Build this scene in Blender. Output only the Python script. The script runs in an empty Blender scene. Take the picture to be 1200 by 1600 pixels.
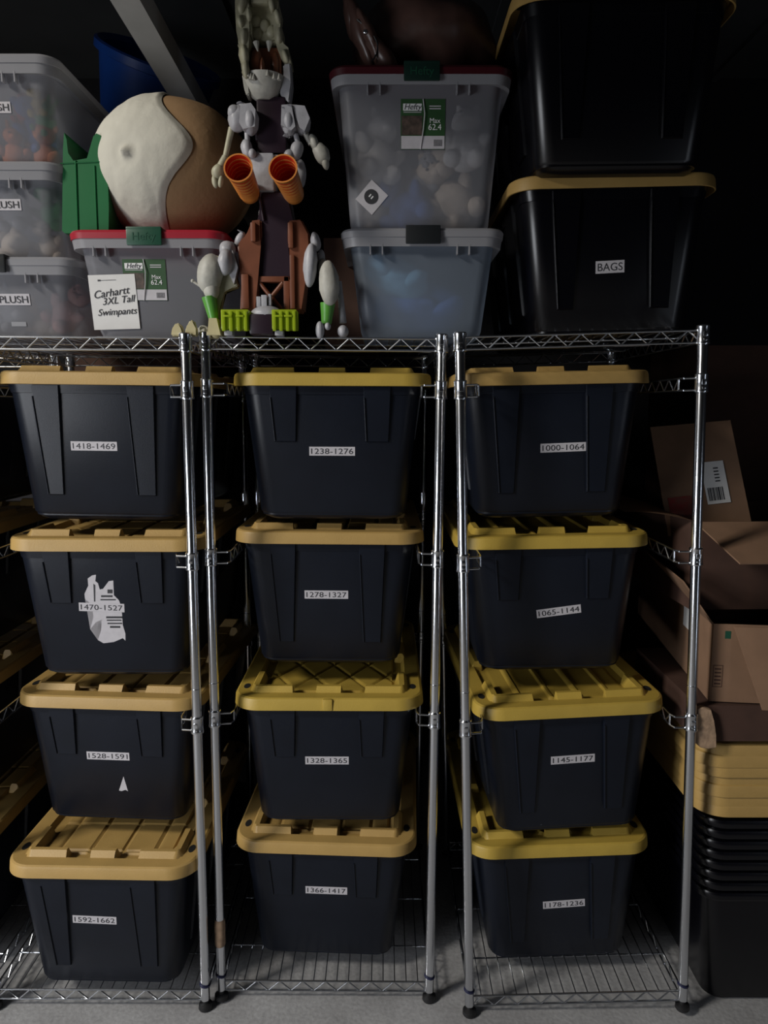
import bpy, bmesh, math, random
from mathutils import Vector, Matrix, Euler, noise
PI = math.pi
R = math.radians
random.seed(7)

# ------------------------------------------------------------------ camera
CAM_H, PITCH, FPX = 1.652, R(8.0), 1150.0
scene = bpy.context.scene
cam_data = bpy.data.cameras.new('camera')
cam = bpy.data.objects.new('camera', cam_data)
scene.collection.objects.link(cam)
cam.location = (0, 0, CAM_H)
cam.rotation_euler = (PI / 2 - PITCH, 0, 0)
cam_data.sensor_fit = 'VERTICAL'
cam_data.sensor_height = 24.0
cam_data.lens = 24.0 * FPX / 1600.0
cam_data.clip_start = 0.05
scene.camera = cam

# ------------------------------------------------------------------ world and lights
world = bpy.data.worlds.new('world')
scene.world = world
world.use_nodes = True
bg = world.node_tree.nodes['Background']
bg.inputs[0].default_value = (0.55, 0.62, 0.8, 1)
bg.inputs[1].default_value = 0.010

def area_light(name, loc, target, sx, sy, power, color):
    ld = bpy.data.lights.new(name, 'AREA')
    ld.shape = 'RECTANGLE'; ld.size = sx; ld.size_y = sy
    ld.energy = power; ld.color = color
    o = bpy.data.objects.new(name, ld)
    scene.collection.objects.link(o)
    o.location = loc
    d = Vector(target) - Vector(loc)
    o.rotation_euler = d.to_track_quat('-Z', 'Y').to_euler()
    return o
area_light('high_left_key', (-4.5, -1.0, 4.6), (-0.2, 1.9, 1.3), 0.9, 0.9, 430, (1.0, 0.95, 0.86))  # key lamp from high left, above an invented gap in the ceiling
k_ = area_light('doorway_daylight', (-2.5, -0.1, 1.2), (-0.1, 1.9, 0.6), 1.1, 1.3, 34, (0.92, 0.95, 1.0))
k_.data.spread = R(110)
area_light('side_strip_fill', (2.15, 0.3, 1.1), (0.0, 1.9, 0.8), 0.22, 1.3, 4, (0.80, 0.88, 1.0))  # added narrow fill for the thin right-hand glints on the posts

vs = scene.view_settings
vs.view_transform = 'Standard'; vs.look = 'None'; vs.gamma = 1.0
vs.exposure = -0.9
vs.use_curve_mapping = False

# ------------------------------------------------------------------ helpers
def at(px, py, Y):
    """pixel of the photograph + real distance -> world point"""
    a = -PITCH - math.atan((py - 800.0) / FPX)
    z = CAM_H + Y * math.tan(a)
    depth = Y * math.cos(PITCH) - (z - CAM_H) * math.sin(PITCH)
    return Vector(((px - 600.0) / FPX * depth, Y, z))

def mat(name, base, rough=0.5, metal=0.0, spec=0.5, var=0.0, nscale=20.0, bump=0.0, bscale=60.0, var2=None, alpha_mix=None, trans=None):
    m = bpy.data.materials.new(name); m.use_nodes = True
    nt = m.node_tree; n = nt.nodes; l = nt.links
    p = n['Principled BSDF']
    p.inputs['Roughness'].default_value = rough
    p.inputs['Metallic'].default_value = metal
    p.inputs['Specular IOR Level'].default_value = spec
    tc = n.new('ShaderNodeTexCoord')
    c0 = (*base, 1)
    if var > 0 or var2:
        nz = n.new('ShaderNodeTexNoise'); nz.inputs['Scale'].default_value = nscale; nz.inputs['Detail'].default_value = 6
        l.new(tc.outputs['Object'], nz.inputs['Vector'])
        cr = n.new('ShaderNodeValToRGB')
        lo = var2 if var2 else tuple(max(0, c * (1 - var)) for c in base)
        cr.color_ramp.elements[0].position = 0.3; cr.color_ramp.elements[0].color = (*lo, 1)
        cr.color_ramp.elements[1].position = 0.68; cr.color_ramp.elements[1].color = c0
        l.new(nz.outputs['Fac'], cr.inputs['Fac']); l.new(cr.outputs['Color'], p.inputs['Base Color'])
    else:
        p.inputs['Base Color'].default_value = c0
    if bump > 0:
        nb = n.new('ShaderNodeTexNoise'); nb.inputs['Scale'].default_value = bscale; nb.inputs['Detail'].default_value = 4
        l.new(tc.outputs['Object'], nb.inputs['Vector'])
        bp = n.new('ShaderNodeBump'); bp.inputs['Strength'].default_value = bump; bp.inputs['Distance'].default_value = 0.002
        l.new(nb.outputs['Fac'], bp.inputs['Height']); l.new(bp.outputs['Normal'], p.inputs['Normal'])
    if alpha_mix is not None:      # milky see-through plastic
        out = n['Material Output']
        tr = n.new('ShaderNodeBsdfTransparent'); tr.inputs[0].default_value = (*(trans or (1, 1, 1)), 1)
        tl = n.new('ShaderNodeBsdfTranslucent'); tl.inputs[0].default_value = c0
        mx = n.new('ShaderNodeMixShader'); mx.inputs[0].default_value = 0.35
        l.new(p.outputs[0], mx.inputs[1]); l.new(tl.outputs[0], mx.inputs[2])
        mx2 = n.new('ShaderNodeMixShader'); mx2.inputs[0].default_value = alpha_mix
        l.new(mx.outputs[0], mx2.inputs[1]); l.new(tr.outputs[0], mx2.inputs[2])
        l.new(mx2.outputs[0], out.inputs['Surface'])
    return m

M = {}
M['black'] = mat('black_plastic', (0.007, 0.0095, 0.017), 0.36, spec=0.32, var=0.25, nscale=9, bump=0.10, bscale=400)
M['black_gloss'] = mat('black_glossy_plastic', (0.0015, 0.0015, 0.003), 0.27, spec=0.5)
M['yellow'] = mat('yellow_plastic', (0.43, 0.275, 0.088), 0.5, var=0.12, nscale=14, bump=0.2, bscale=300)
M['yellow_b'] = mat('bright_yellow_plastic', (0.46, 0.315, 0.055), 0.47, var=0.15, nscale=12, bump=0.2, bscale=300)
M['chrome'] = mat('chrome', (0.78, 0.80, 0.84), 0.2, metal=1.0, bump=0.05, bscale=90)
M['chrome_wire'] = mat('chrome_wire', (0.62, 0.64, 0.68), 0.25, metal=1.0)
M['rubber'] = mat('black_rubber', (0.01, 0.01, 0.011), 0.5)
M['tie'] = mat('blue_tie', (0.01, 0.012, 0.05), 0.5)
M['paper'] = mat('label_paper', (0.52, 0.50, 0.53), 0.6, var=0.1, nscale=60)
M['white_paper'] = mat('note_paper', (0.72, 0.71, 0.70), 0.6, var=0.06, nscale=30)
M['ink'] = mat('printed_ink', (0.03, 0.03, 0.035), 0.6)
M['ink_white'] = mat('white_print', (0.75, 0.75, 0.75), 0.6)
M['slot'] = mat('slot_shade', (0.004, 0.004, 0.004), 0.8)  # dark disc colour standing in for shade inside the lock holes
M['clear'] = mat('milky_clear_plastic', (0.46, 0.47, 0.52), 0.35, alpha_mix=0.55, trans=(0.93, 0.94, 0.97))
M['clear_rim'] = mat('frosted_white_plastic', (0.42, 0.42, 0.45), 0.35, alpha_mix=0.12)
M['clear_blue'] = mat('frosted_bluish_plastic', (0.32, 0.38, 0.47), 0.35, alpha_mix=0.48, trans=(0.9, 0.95, 1))
M['red_lid'] = mat('red_plastic', (0.34, 0.015, 0.03), 0.38)
M['shaded_red_lid'] = mat('shaded_red_plastic', (0.05, 0.004, 0.008), 0.4)  # lid red darkened to put the shade high up into its colour
M['green_latch'] = mat('dark_green_plastic', (0.012, 0.07, 0.04), 0.4)
M['black_latch'] = mat('black_latch_plastic', (0.012, 0.014, 0.016), 0.4)
M['shade_latch'] = mat('shaded_green_plastic', (0.006, 0.025, 0.018), 0.4)  # darker copy of the latch green, with shade put into the colour
M['green_card'] = mat('green_printed_card', (0.03, 0.085, 0.03), 0.45, var=0.2)
M['photo_card'] = mat('brown_printed_picture', (0.11, 0.075, 0.06), 0.5, nscale=70, var2=(0.03, 0.025, 0.02))
M['card'] = mat('brown_cardboard', (0.235, 0.135, 0.08), 0.8, var=0.18, nscale=12, bump=0.15, bscale=120)
M['card_edge'] = mat('torn_cardboard_edge', (0.42, 0.28, 0.18), 0.85, var=0.4, nscale=60, bump=0.6, bscale=90)
M['card_dark_and_shade'] = mat('dark_and_shaded_cardboard', (0.07, 0.033, 0.022), 0.85, var=0.2)  # for dark boxes and print; also puts shade into the upper box walls
M['red_mark'] = mat('red_print', (0.25, 0.015, 0.015), 0.7, nscale=40, var2=(0.15, 0.06, 0.04))
M['green'] = mat('green_toy_plastic', (0.012, 0.14, 0.045), 0.34, var=0.15, nscale=8)
M['blue'] = mat('dark_blue_plastic', (0.014, 0.085, 0.42), 0.4, var=0.3, nscale=6)
M['plush_white'] = mat('white_plush', (0.56, 0.54, 0.47), 0.95, spec=0.1, var=0.12, nscale=9, bump=0.8, bscale=45)
M['plush_tan'] = mat('tan_plush', (0.36, 0.225, 0.12), 0.95, spec=0.1, var=0.12, nscale=9, bump=0.5, bscale=70)
M['bone'] = mat('bone_plastic', (0.48, 0.47, 0.42), 0.5, var=0.3, nscale=30, bump=0.5, bscale=70)
M['bone_green'] = mat('greenish_bone_plastic', (0.43, 0.41, 0.29), 0.5, var=0.35, nscale=30, bump=0.5, bscale=70)
M['bone_grey'] = mat('grey_bone_plastic', (0.42, 0.42, 0.45), 0.45, var=0.2, nscale=40, bump=0.5, bscale=80)
M['cream'] = mat('cream_plastic', (0.55, 0.48, 0.27), 0.5, var=0.2)
M['brown'] = mat('copper_brown_plastic', (0.19, 0.062, 0.030), 0.4, var=0.3, nscale=25)
M['purple'] = mat('dark_purple_plastic', (0.022, 0.012, 0.02), 0.35)
M['orange'] = mat('orange_plastic', (0.62, 0.22, 0.045), 0.35, var=0.25, nscale=25)
M['orange_in'] = mat('deep_orange_inside', (0.55, 0.035, 0.012), 0.35)
M['lime'] = mat('lime_translucent_plastic', (0.45, 0.58, 0.03), 0.25, alpha_mix=0.12)
M['toy_green'] = mat('toy_green_plastic', (0.10, 0.32, 0.05), 0.35)
M['leather'] = mat('brown_leather', (0.095, 0.05, 0.04), 0.35, var=0.5, nscale=14, bump=0.6, bscale=25)
M['ceiling'] = mat('dark_ceiling_panel', (0.06, 0.065, 0.07), 0.8, var=0.3, nscale=3)
M['wall'] = mat('dark_wall', (0.018, 0.018, 0.022), 0.9, var=0.3, nscale=3)
M['beam'] = mat('painted_beam', (0.42, 0.42, 0.41), 0.7, var=0.15, nscale=10)

def concrete():
    m = bpy.data.materials.new('concrete_floor'); m.use_nodes = True
    nt = m.node_tree; n = nt.nodes; l = nt.links; p = n['Principled BSDF']
    tc = n.new('ShaderNodeTexCoord')
    a = n.new('ShaderNodeTexNoise'); a.inputs['Scale'].default_value = 2.2; a.inputs['Detail'].default_value = 8; a.inputs['Roughness'].default_value = 0.65
    b = n.new('ShaderNodeTexNoise'); b.inputs['Scale'].default_value = 90; b.inputs['Detail'].default_value = 3
    for q in (a, b): l.new(tc.outputs['Object'], q.inputs['Vector'])
    cr = n.new('ShaderNodeValToRGB'); e = cr.color_ramp.elements
    e[0].position = 0.32; e[0].color = (0.30, 0.295, 0.30, 1); e[1].position = 0.66; e[1].color = (0.50, 0.50, 0.51, 1)
    l.new(a.outputs['Fac'], cr.inputs['Fac'])
    mx = n.new('ShaderNodeMix'); mx.data_type = 'RGBA'; mx.blend_type = 'MULTIPLY'; mx.inputs[0].default_value = 0.5
    l.new(cr.outputs['Color'], mx.inputs[6]); l.new(b.outputs['Fac'], mx.inputs[7])
    l.new(mx.outputs[2], p.inputs['Base Color'])
    bp = n.new('ShaderNodeBump'); bp.inputs['Strength'].default_value = 0.4; bp.inputs['Distance'].default_value = 0.003
    l.new(b.outputs['Fac'], bp.inputs['Height']); l.new(bp.outputs['Normal'], p.inputs['Normal'])
    p.inputs['Roughness'].default_value = 0.75
    return m
M['floor'] = concrete()

def mesh_from(bm, name, smooth=35):
    me = bpy.data.meshes.new(name)
    bmesh.ops.recalc_face_normals(bm, faces=bm.faces[:])
    bm.to_mesh(me); bm.free()
    if smooth:
        me.polygons.foreach_set('use_smooth', [True] * len(me.polygons))
        me.set_sharp_from_angle(angle=R(smooth))
    return me

def obj(name, data, material=None, parent=None, loc=(0, 0, 0), rot=(0, 0, 0), smooth=35):
    if isinstance(data, bmesh.types.BMesh):
        data = mesh_from(data, name, smooth)
    if material is not None and len(data.materials) == 0:
        data.materials.append(material)
    o = bpy.data.objects.new(name, data)
    scene.collection.objects.link(o)
    o.location = loc; o.rotation_euler = rot
    if parent: o.parent = parent
    return o

def tag(o, label, cat, group=None):
    o['label'] = label; o['category'] = cat
    if group: o['group'] = group
    return o

def thing(name, label, cat, loc=(0, 0, 0), rot=(0, 0, 0), group=None):
    o = bpy.data.objects.new(name, None)
    scene.collection.objects.link(o)
    o.empty_display_size = 0.1
    o.location = loc; o.rotation_euler = rot
    return tag(o, label, cat, group)

def box(bm, x0, x1, y0, y1, z0, z1, bev=0.0, mtx=None):
    r = bmesh.ops.create_cube(bm, size=1.0)
    vs_ = r['verts']
    for v in vs_:
        v.co = Vector(((x0 + x1) / 2 + v.co.x * (x1 - x0), (y0 + y1) / 2 + v.co.y * (y1 - y0), (z0 + z1) / 2 + v.co.z * (z1 - z0)))
    if mtx is not None:
        for v in vs_: v.co = mtx @ v.co
    if bev > 0:
        es = list({e for v in vs_ for e in v.link_edges})
        bmesh.ops.bevel(bm, geom=es, offset=bev, segments=2, affect='EDGES', profile=0.6)

def tube(bm, a, b, r0, r1=None, n=8, cap=True):
    a = Vector(a); b = Vector(b); r1 = r0 if r1 is None else r1
    d = b - a
    if d.length < 1e-6: return
    q = d.to_track_quat('Z', 'Y')
    ra, rb = [], []
    for i in range(n):
        t = 2 * PI * i / n
        v = Vector((math.cos(t), math.sin(t), 0))
        ra.append(bm.verts.new(a + q @ (v * r0))); rb.append(bm.verts.new(b + q @ (v * r1)))
    for i in range(n):
        bm.faces.new((ra[i], ra[(i + 1) % n], rb[(i + 1) % n], rb[i]))
    if cap:
        bm.faces.new(ra[::-1]); bm.faces.new(rb)

def path(bm, pts, r, n=6):
    for i in range(len(pts) - 1): tube(bm, pts[i], pts[i + 1], r, n=n)

def ell(bm, c, rad, rot=(0, 0, 0), seg=20, rings=12, amp=0.0, freq=8.0, fn=None):
    r = bmesh.ops.create_uvsphere(bm, u_segments=seg, v_segments=rings, radius=1.0)
    e = Euler(rot).to_matrix(); c = Vector(c)
    for v in r['verts']:
        p = Vector((v.co.x * rad[0], v.co.y * rad[1], v.co.z * rad[2]))
        if amp: p += v.co.normalized() * amp * noise.noise((p + c) * freq)
        if fn: p = fn(p)
        v.co = c + e @ p

def lathe(bm, prof, n=24, mtx=None):
    rings = []
    for (r, z) in prof:
        ring = []
        for i in range(n):
            t = 2 * PI * i / n
            p = Vector((r * math.cos(t), r * math.sin(t), z))
            ring.append(bm.verts.new(mtx @ p if mtx else p))
        rings.append(ring)
    for a, b in zip(rings, rings[1:]):
        for i in range(n): bm.faces.new((a[i], a[(i + 1) % n], b[(i + 1) % n], b[i]))
    return rings

def rrect(w, l, r, seg=6):
    """rounded rectangle outline, counter-clockwise"""
    pts = []
    for cx, cy, a0 in ((w / 2 - r, l / 2 - r, 0), (-w / 2 + r, l / 2 - r, 90), (-w / 2 + r, -l / 2 + r, 180), (w / 2 - r, -l / 2 + r, 270)):
        for i in range(seg + 1):
            a = R(a0 + 90 * i / seg)
            pts.append((cx + r * math.cos(a), cy + r * math.sin(a)))
    return pts

def loft(bm, rings, cap0=True, cap1=True):
    vr = [[bm.verts.new(p) for p in ring] for ring in rings]
    n = len(vr[0])
    for a, b in zip(vr, vr[1:]):
        for i in range(n): bm.faces.new((a[i], a[(i + 1) % n], b[(i + 1) % n], b[i]))
    if cap0: bm.faces.new(vr[0][::-1])
    if cap1: bm.faces.new(vr[-1])
    return vr

def prism(bm, pts, y0, y1, f=None):
    """polygon in x,z extruded along y"""
    a = [bm.verts.new((x, y0, z)) for x, z in pts]; b = [bm.verts.new((x, y1, z)) for x, z in pts]
    bm.faces.new(a); bm.faces.new(b[::-1])
    n = len(pts)
    for i in range(n): bm.faces.new((a[i], b[i], b[(i + 1) % n], a[(i + 1) % n]))

def text_mesh(s, size, spacing=1.0, shear=0.0, depth=0.0002):
    cu = bpy.data.curves.new('lettering', 'FONT')
    cu.body = s; cu.size = size; cu.align_x = 'CENTER'; cu.align_y = 'CENTER'
    cu.extrude = depth; cu.space_character = spacing; cu.shear = shear
    t = bpy.data.objects.new('lettering', cu); scene.collection.objects.link(t)
    bpy.context.view_layer.update()
    dg = bpy.context.evaluated_depsgraph_get()
    me = bpy.data.meshes.new_from_object(t.evaluated_get(dg))
    bpy.data.objects.remove(t); bpy.data.curves.remove(cu)
    return me

def fit(me, w, h):
    xs = [v.co.x for v in me.vertices]; ys = [v.co.y for v in me.vertices]
    cx, cy = (min(xs) + max(xs)) / 2, (min(ys) + max(ys)) / 2
    kx, ky = w / (max(xs) - min(xs)), h / (max(ys) - min(ys))
    for v in me.vertices: v.co.x = (v.co.x - cx) * kx; v.co.y = (v.co.y - cy) * ky
    return me

def panel(bm, quad, th):
    """flat board with thickness from four corner points"""
    q = [Vector(p) for p in quad]
    nrm = (q[1] - q[0]).cross(q[3] - q[0]).normalized() * th
    a = [bm.verts.new(p) for p in q]; b = [bm.verts.new(p + nrm) for p in q]
    bm.faces.new(a[::-1]); bm.faces.new(b)
    for i in range(4): bm.faces.new((a[i], a[(i + 1) % 4], b[(i + 1) % 4], b[i]))

# ------------------------------------------------------------------ setting
def struct(name, bm, m):
    o = obj(name, bm, m, smooth=0); o['kind'] = 'structure'; return o
b = bmesh.new(); box(b, -4.5, 2.4, -3.5, 3.4, -0.06, 0); struct('floor', b, M['floor'])
b = bmesh.new(); box(b, -4.5, 2.4, 3.35, 3.45, 0, 3.1); struct('wall_back', b, M['wall'])
b = bmesh.new(); box(b, 2.3, 2.4, -3.5, 3.35, 0, 3.1); struct('wall_right', b, M['wall'])
b = bmesh.new(); box(b, -1.5, 2.4, -3.5, 1.35, 3.04, 3.1); box(b, -4.5, 2.4, 1.35, 3.45, 3.04, 3.1)  # front-left gap is invented; its edge keeps key light off the upper right
for k in range(7): box(b, -4.5 + k * 0.98, -4.47 + k * 0.98, 1.36, 3.35, 3.025, 3.04)
struct('ceiling', b, M['ceiling'])
b = bmesh.new()
pa_, pb_ = Vector((-0.607, 1.87, 2.60)), Vector((-0.583, 2.25, 2.542))
dr_ = pb_ - pa_; p0_ = pa_ - dr_ * 7.4; p1_ = pa_ + dr_ * 3.89
loft(b, [[(p.x - 0.035, p.y, p.z), (p.x + 0.035, p.y, p.z), (p.x + 0.035, p.y, p.z + 0.06), (p.x - 0.035, p.y, p.z + 0.06)] for p in (p0_, p1_)]); struct('trim_1', b, M['beam'])

# ------------------------------------------------------------------ shelving units
HX, DEP = 0.2925, 0.72
def truss(bm, a, b_, drop, period=0.0635, r=0.0027, rz=0.0019):
    a = Vector(a); b_ = Vector(b_); dn = Vector((0, 0, -drop))
    tube(bm, a, b_, r, n=8); tube(bm, a + dn, b_ + dn, r, n=8)
    n = max(2, round((b_ - a).length / period * 2))
    pts = [a.lerp(b_, i / n) + (dn if i % 2 == 0 else Vector()) for i in range(n + 1)]
    path(bm, pts, rz, 6)

def wire_shelf_mesh(z):
    bm = bmesh.new(); e = HX - 0.004
    for yy in (0, DEP): truss(bm, (-e, yy, z), (e, yy, z), 0.029)
    for xx in (-HX, HX): truss(bm, (xx, 0.01, z), (xx, DEP - 0.01, z), 0.029)
    for yy in (0.145, 0.36, 0.575): tube(bm, (-HX, yy, z - 0.005), (HX, yy, z - 0.005), 0.0024, n=6)
    n = 18
    for i in range(1, n):
        x = -HX + 2 * HX * i / n
        tube(bm, (x, 0, z + 0.001), (x, DEP, z + 0.001), 0.0016, n=5)
    return mesh_from(bm, 'wire_shelf')

def rail_mesh():
    bm = bmesh.new()
    xi = 0.246
    for s in (-1, 1):
        for dz in (0, -0.029):
            path(bm, [(s * HX, 0, dz), (s * (xi + 0.006), 0.004, dz), (s * xi, 0.022, dz), (s * xi, DEP - 0.022, dz), (s * (xi + 0.006), DEP - 0.004, dz), (s * HX, DEP, dz)], 0.0025, 6)
        n = 22; pts = [Vector((s * xi, 0.022 + (DEP - 0.044) * i / n, -0.029 if i % 2 else 0)) for i in range(n + 1)]
        path(bm, pts, 0.0018, 5)
        path(bm, [(s * xi, 0.022, 0), (s * xi, 0.022, -0.029)], 0.0022, 5)
    truss(bm, (-HX, DEP, 0), (HX, DEP, 0), 0.029)
    return mesh_from(bm, 'side_rail_frame')

def post_mesh():
    bm = bmesh.new()
    prof = [(0.0, 0.028), (0.0118, 0.028)]
    z = 0.03
    prof += [(0.0127, z)]
    for zj in (0.93,):
        prof += [(0.0127, zj - 0.001), (0.0119, zj), (0.0127, zj + 0.001)]
    prof += [(0.0127, 1.825), (0.0115, 1.828), (0.0, 1.828)]
    lathe(bm, prof, 24)
    return mesh_from(bm, 'post')
def foot_mesh():
    bm = bmesh.new(); lathe(bm, [(0, 0), (0.017, 0), (0.0195, 0.004), (0.0185, 0.014), (0.008, 0.018), (0.006, 0.034), (0, 0.034)], 20)
    return mesh_from(bm, 'levelling_foot')
def collar_mesh():
    bm = bmesh.new()
    lathe(bm, [(0.0128, -0.023), (0.0168, -0.022), (0.0176, -0.019), (0.0162, -0.015), (0.0158, 0.014), (0.0166, 0.02), (0.0150, 0.023), (0.0128, 0.023)], 24)
    # embossed mark and the wire sockets
    box(bm, -0.005, 0.005, -0.0178, -0.015, -0.004, 0.008, bev=0.001)
    box(bm, -0.004, 0.004, -0.0174, -0.015, -0.014, -0.010, bev=0.0008)
    return mesh_from(bm, 'collar')
POST, FOOT, COLLAR, RAIL = post_mesh(), foot_mesh(), collar_mesh(), rail_mesh()
SH_TOP, SH_BOT = wire_shelf_mesh(1.822), wire_shelf_mesh(0.055)
LEVELS = (1.709, 1.280, 0.843)

def shelving_unit(cx, D, lean, label, lift=0.0, ties=()):
    t = thing('wire_shelving_unit', label, 'shelving unit', (cx, D, lift), (0, lean, 0), 'chrome wire shelving units')
    for y in (0, DEP):
        for x in (-HX, HX):
            p = obj('post', POST, M['chrome'], t, (x, y, 0))
            obj('levelling_foot', FOOT, M['rubber'], p)
            for z in LEVELS: obj('collar', COLLAR, M['chrome'], t, (x, y, z - 0.012))
            obj('collar', COLLAR, M['chrome'], t, (x, y, 1.811))
    obj('wire_shelf', SH_TOP, M['chrome_wire'], t); obj('wire_shelf', SH_BOT, M['chrome_wire'], t)
    for z in LEVELS: obj('side_rail_frame', RAIL, M['chrome_wire'], t, (0, 0, z))
    for (x, z) in ties:
        bm = bmesh.new()
        lathe(bm, [(0.0130, -0.002), (0.0152, -0.002), (0.0152, 0.002), (0.0130, 0.002)], 16, Matrix.Rotation(R(14), 4, 'Y'))
        obj('cable_tie', bm, M['tie'], t, (x, 0, z))
    return t
U = {
 1: (-0.7785, 1.836, 0.0065), 2: (-0.157, 1.865, 0.0087), 3: (0.502, 1.815, -0.0290), 0: (-1.395, 1.83, 0.0)}
shelving_unit(-0.7885, 1.836, 0.0065, 'chrome wire shelving unit at left under the white paper note and red lidded box', 0.002, ((HX, 0.075), (-HX, 0.075)))
u2_ = shelving_unit(-0.1655, 1.865, 0.0087, 'middle chrome wire shelving unit with the skeleton dinosaur toy on top', 0.003, ((-HX, 0.075), (HX, 0.075)))
bm = bmesh.new(); lathe(bm, [(0.0130, 0.165), (0.0150, 0.170), (0.0146, 0.20), (0.0155, 0.225), (0.0130, 0.245)], 16); obj('tape_wrap', bm, M['card_edge'], u2_, (-HX, 0, 0))
shelving_unit(0.528, 1.815, -0.0290, 'leaning chrome wire shelving unit under the tote marked BAGS', 0.009, ((-HX, 0.075), (HX, 0.075)))
shelving_unit(-1.417, 1.836, 0.0, 'mostly hidden chrome wire shelving unit at the left edge of the frame', 0.0)

# ------------------------------------------------------------------ black totes
LW, LL, LR = 0.52, 0.775, 0.072      # lid
def lid_mesh(style):
    bm = bmesh.new()
    nx = 104
    xs = [-1 + 2 * i / nx for i in range(nx + 1)]
    ys = []
    k = 9
    for i in range(k): ys.append(-LL / 2 + LR * (1 - math.cos(PI / 2 * i / k)))
    m = 126
    for i in range(m + 1): ys.append(-LL / 2 + LR + (LL - 2 * LR) * i / m)
    for i in range(k - 1, -1, -1): ys.append(LL / 2 - LR * (1 - math.cos(PI / 2 * i / k)))
    INW = 0.008
    W, L, r = LW - 2 * INW, LL - 2 * INW, LR - INW
    def inset(x, y):
        qx, qy = abs(x) - (W / 2 - r), abs(y) - (L / 2 - r)
        return r - (math.hypot(max(qx, 0), max(qy, 0)) + min(max(qx, qy), 0))
    def ramp(v, a, b): return max(0.0, min(1.0, (v - a) / (b - a)))
    def height(x, y):
        d = inset(x, y)
        ax, ay = W / 2 - abs(x), L / 2 - abs(y)
        z = 0.0
        endside = ay < ax                       # near the short ends
        seg = (abs(x) > 0.098 or abs(x) < 0.036) if endside else (ay < 0.16 or abs(y) < 0.06)
        if ax < 0.11 and ay < 0.11: seg = True
        up = min(ramp(d, 0.036, 0.041), 1)
        if seg:
            z = 0.015 * up
            z -= 0.029 * ramp(d, 0.061, 0.067)
        else:
            z = -0.014 * ramp(d, 0.040, 0.046)
        if d > 0.075:
            if style == 'grid':
                gx = min(abs(x + 0.14), abs(x + 0.05), abs(x - 0.04), abs(x - 0.13)); gy = min(abs(((y + 0.1) % 0.13) - 0.065), 1)
                g = min(gx / 0.004, gy / 0.003)
                z += 0.005 * min(1, max(0, (g - 0.6)))
            elif style == 'diamond':
                s1 = ((x + 0.55 * y) % 0.105) - 0.0525; s2 = ((x - 0.55 * y) % 0.105) - 0.0525
                z += 0.005 * min(1, max(0, min(abs(s1), abs(s2)) / 0.004 - 0.6))
            elif style == 'strip':
                gx = min(abs(x + 0.125), abs(x + 0.04), abs(x - 0.04), abs(x - 0.125))
                g = gx / 0.004
                z += 0.006 * min(1, max(0, 2.2 - g)) + 0.002
        return z
    grid = []
    for y in ys:
        yy = y * L / LL
        q = abs(yy) - (L / 2 - r)
        hw = W / 2 - (r - math.sqrt(max(0, r * r - q * q))) if q > 0 else W / 2
        grid.append([bm.verts.new((u * hw, yy, height(u * hw, yy))) for u in xs])
    for j in range(len(ys) - 1):
        for i in range(nx):
            bm.faces.new((grid[j][i], grid[j][i + 1], grid[j + 1][i + 1], grid[j + 1][i]))
    # skirt
    loop = grid[0][:] + [row[-1] for row in grid[1:]] + grid[-1][-2::-1] + [row[0] for row in grid[-2:0:-1]]
    def off(v, sc, z):
        x, y = v.co.x, v.co.y
        cx = max(-(W / 2 - r), min(W / 2 - r, x)); cy = max(-(L / 2 - r), min(L / 2 - r, y))
        d = Vector((x - cx, y - cy)); n = d.normalized() if d.length > 1e-6 else Vector((0, 0))
        if d.length < r * 0.5:
            n = Vector((0, 1 if y > 0 else -1))
        return (x + n.x * sc, y + n.y * sc, z)
    prev = loop; n = len(loop)
    for sc, z in ((0.005, -0.003), (0.0075, -0.009), (0.0095, -0.033), (0.0065, -0.034), (0.0045, -0.012)):
        cur = [bm.verts.new(off(v, sc, z)) for v in loop]
        for i in range(n): bm.faces.new((prev[i], prev[(i + 1) % n], cur[(i + 1) % n], cur[i]))
        prev = cur
    if style == 'diamond':
        box(bm, -0.013, 0.013, -LL / 2 - 0.004, -LL / 2 + 0.012, -0.033, -0.001, bev=0.003)
    me = mesh_from(bm, 'lid', 28)
    return me
LID = {s: lid_mesh(s) for s in ('grid', 'diamond', 'strip')}

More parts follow.
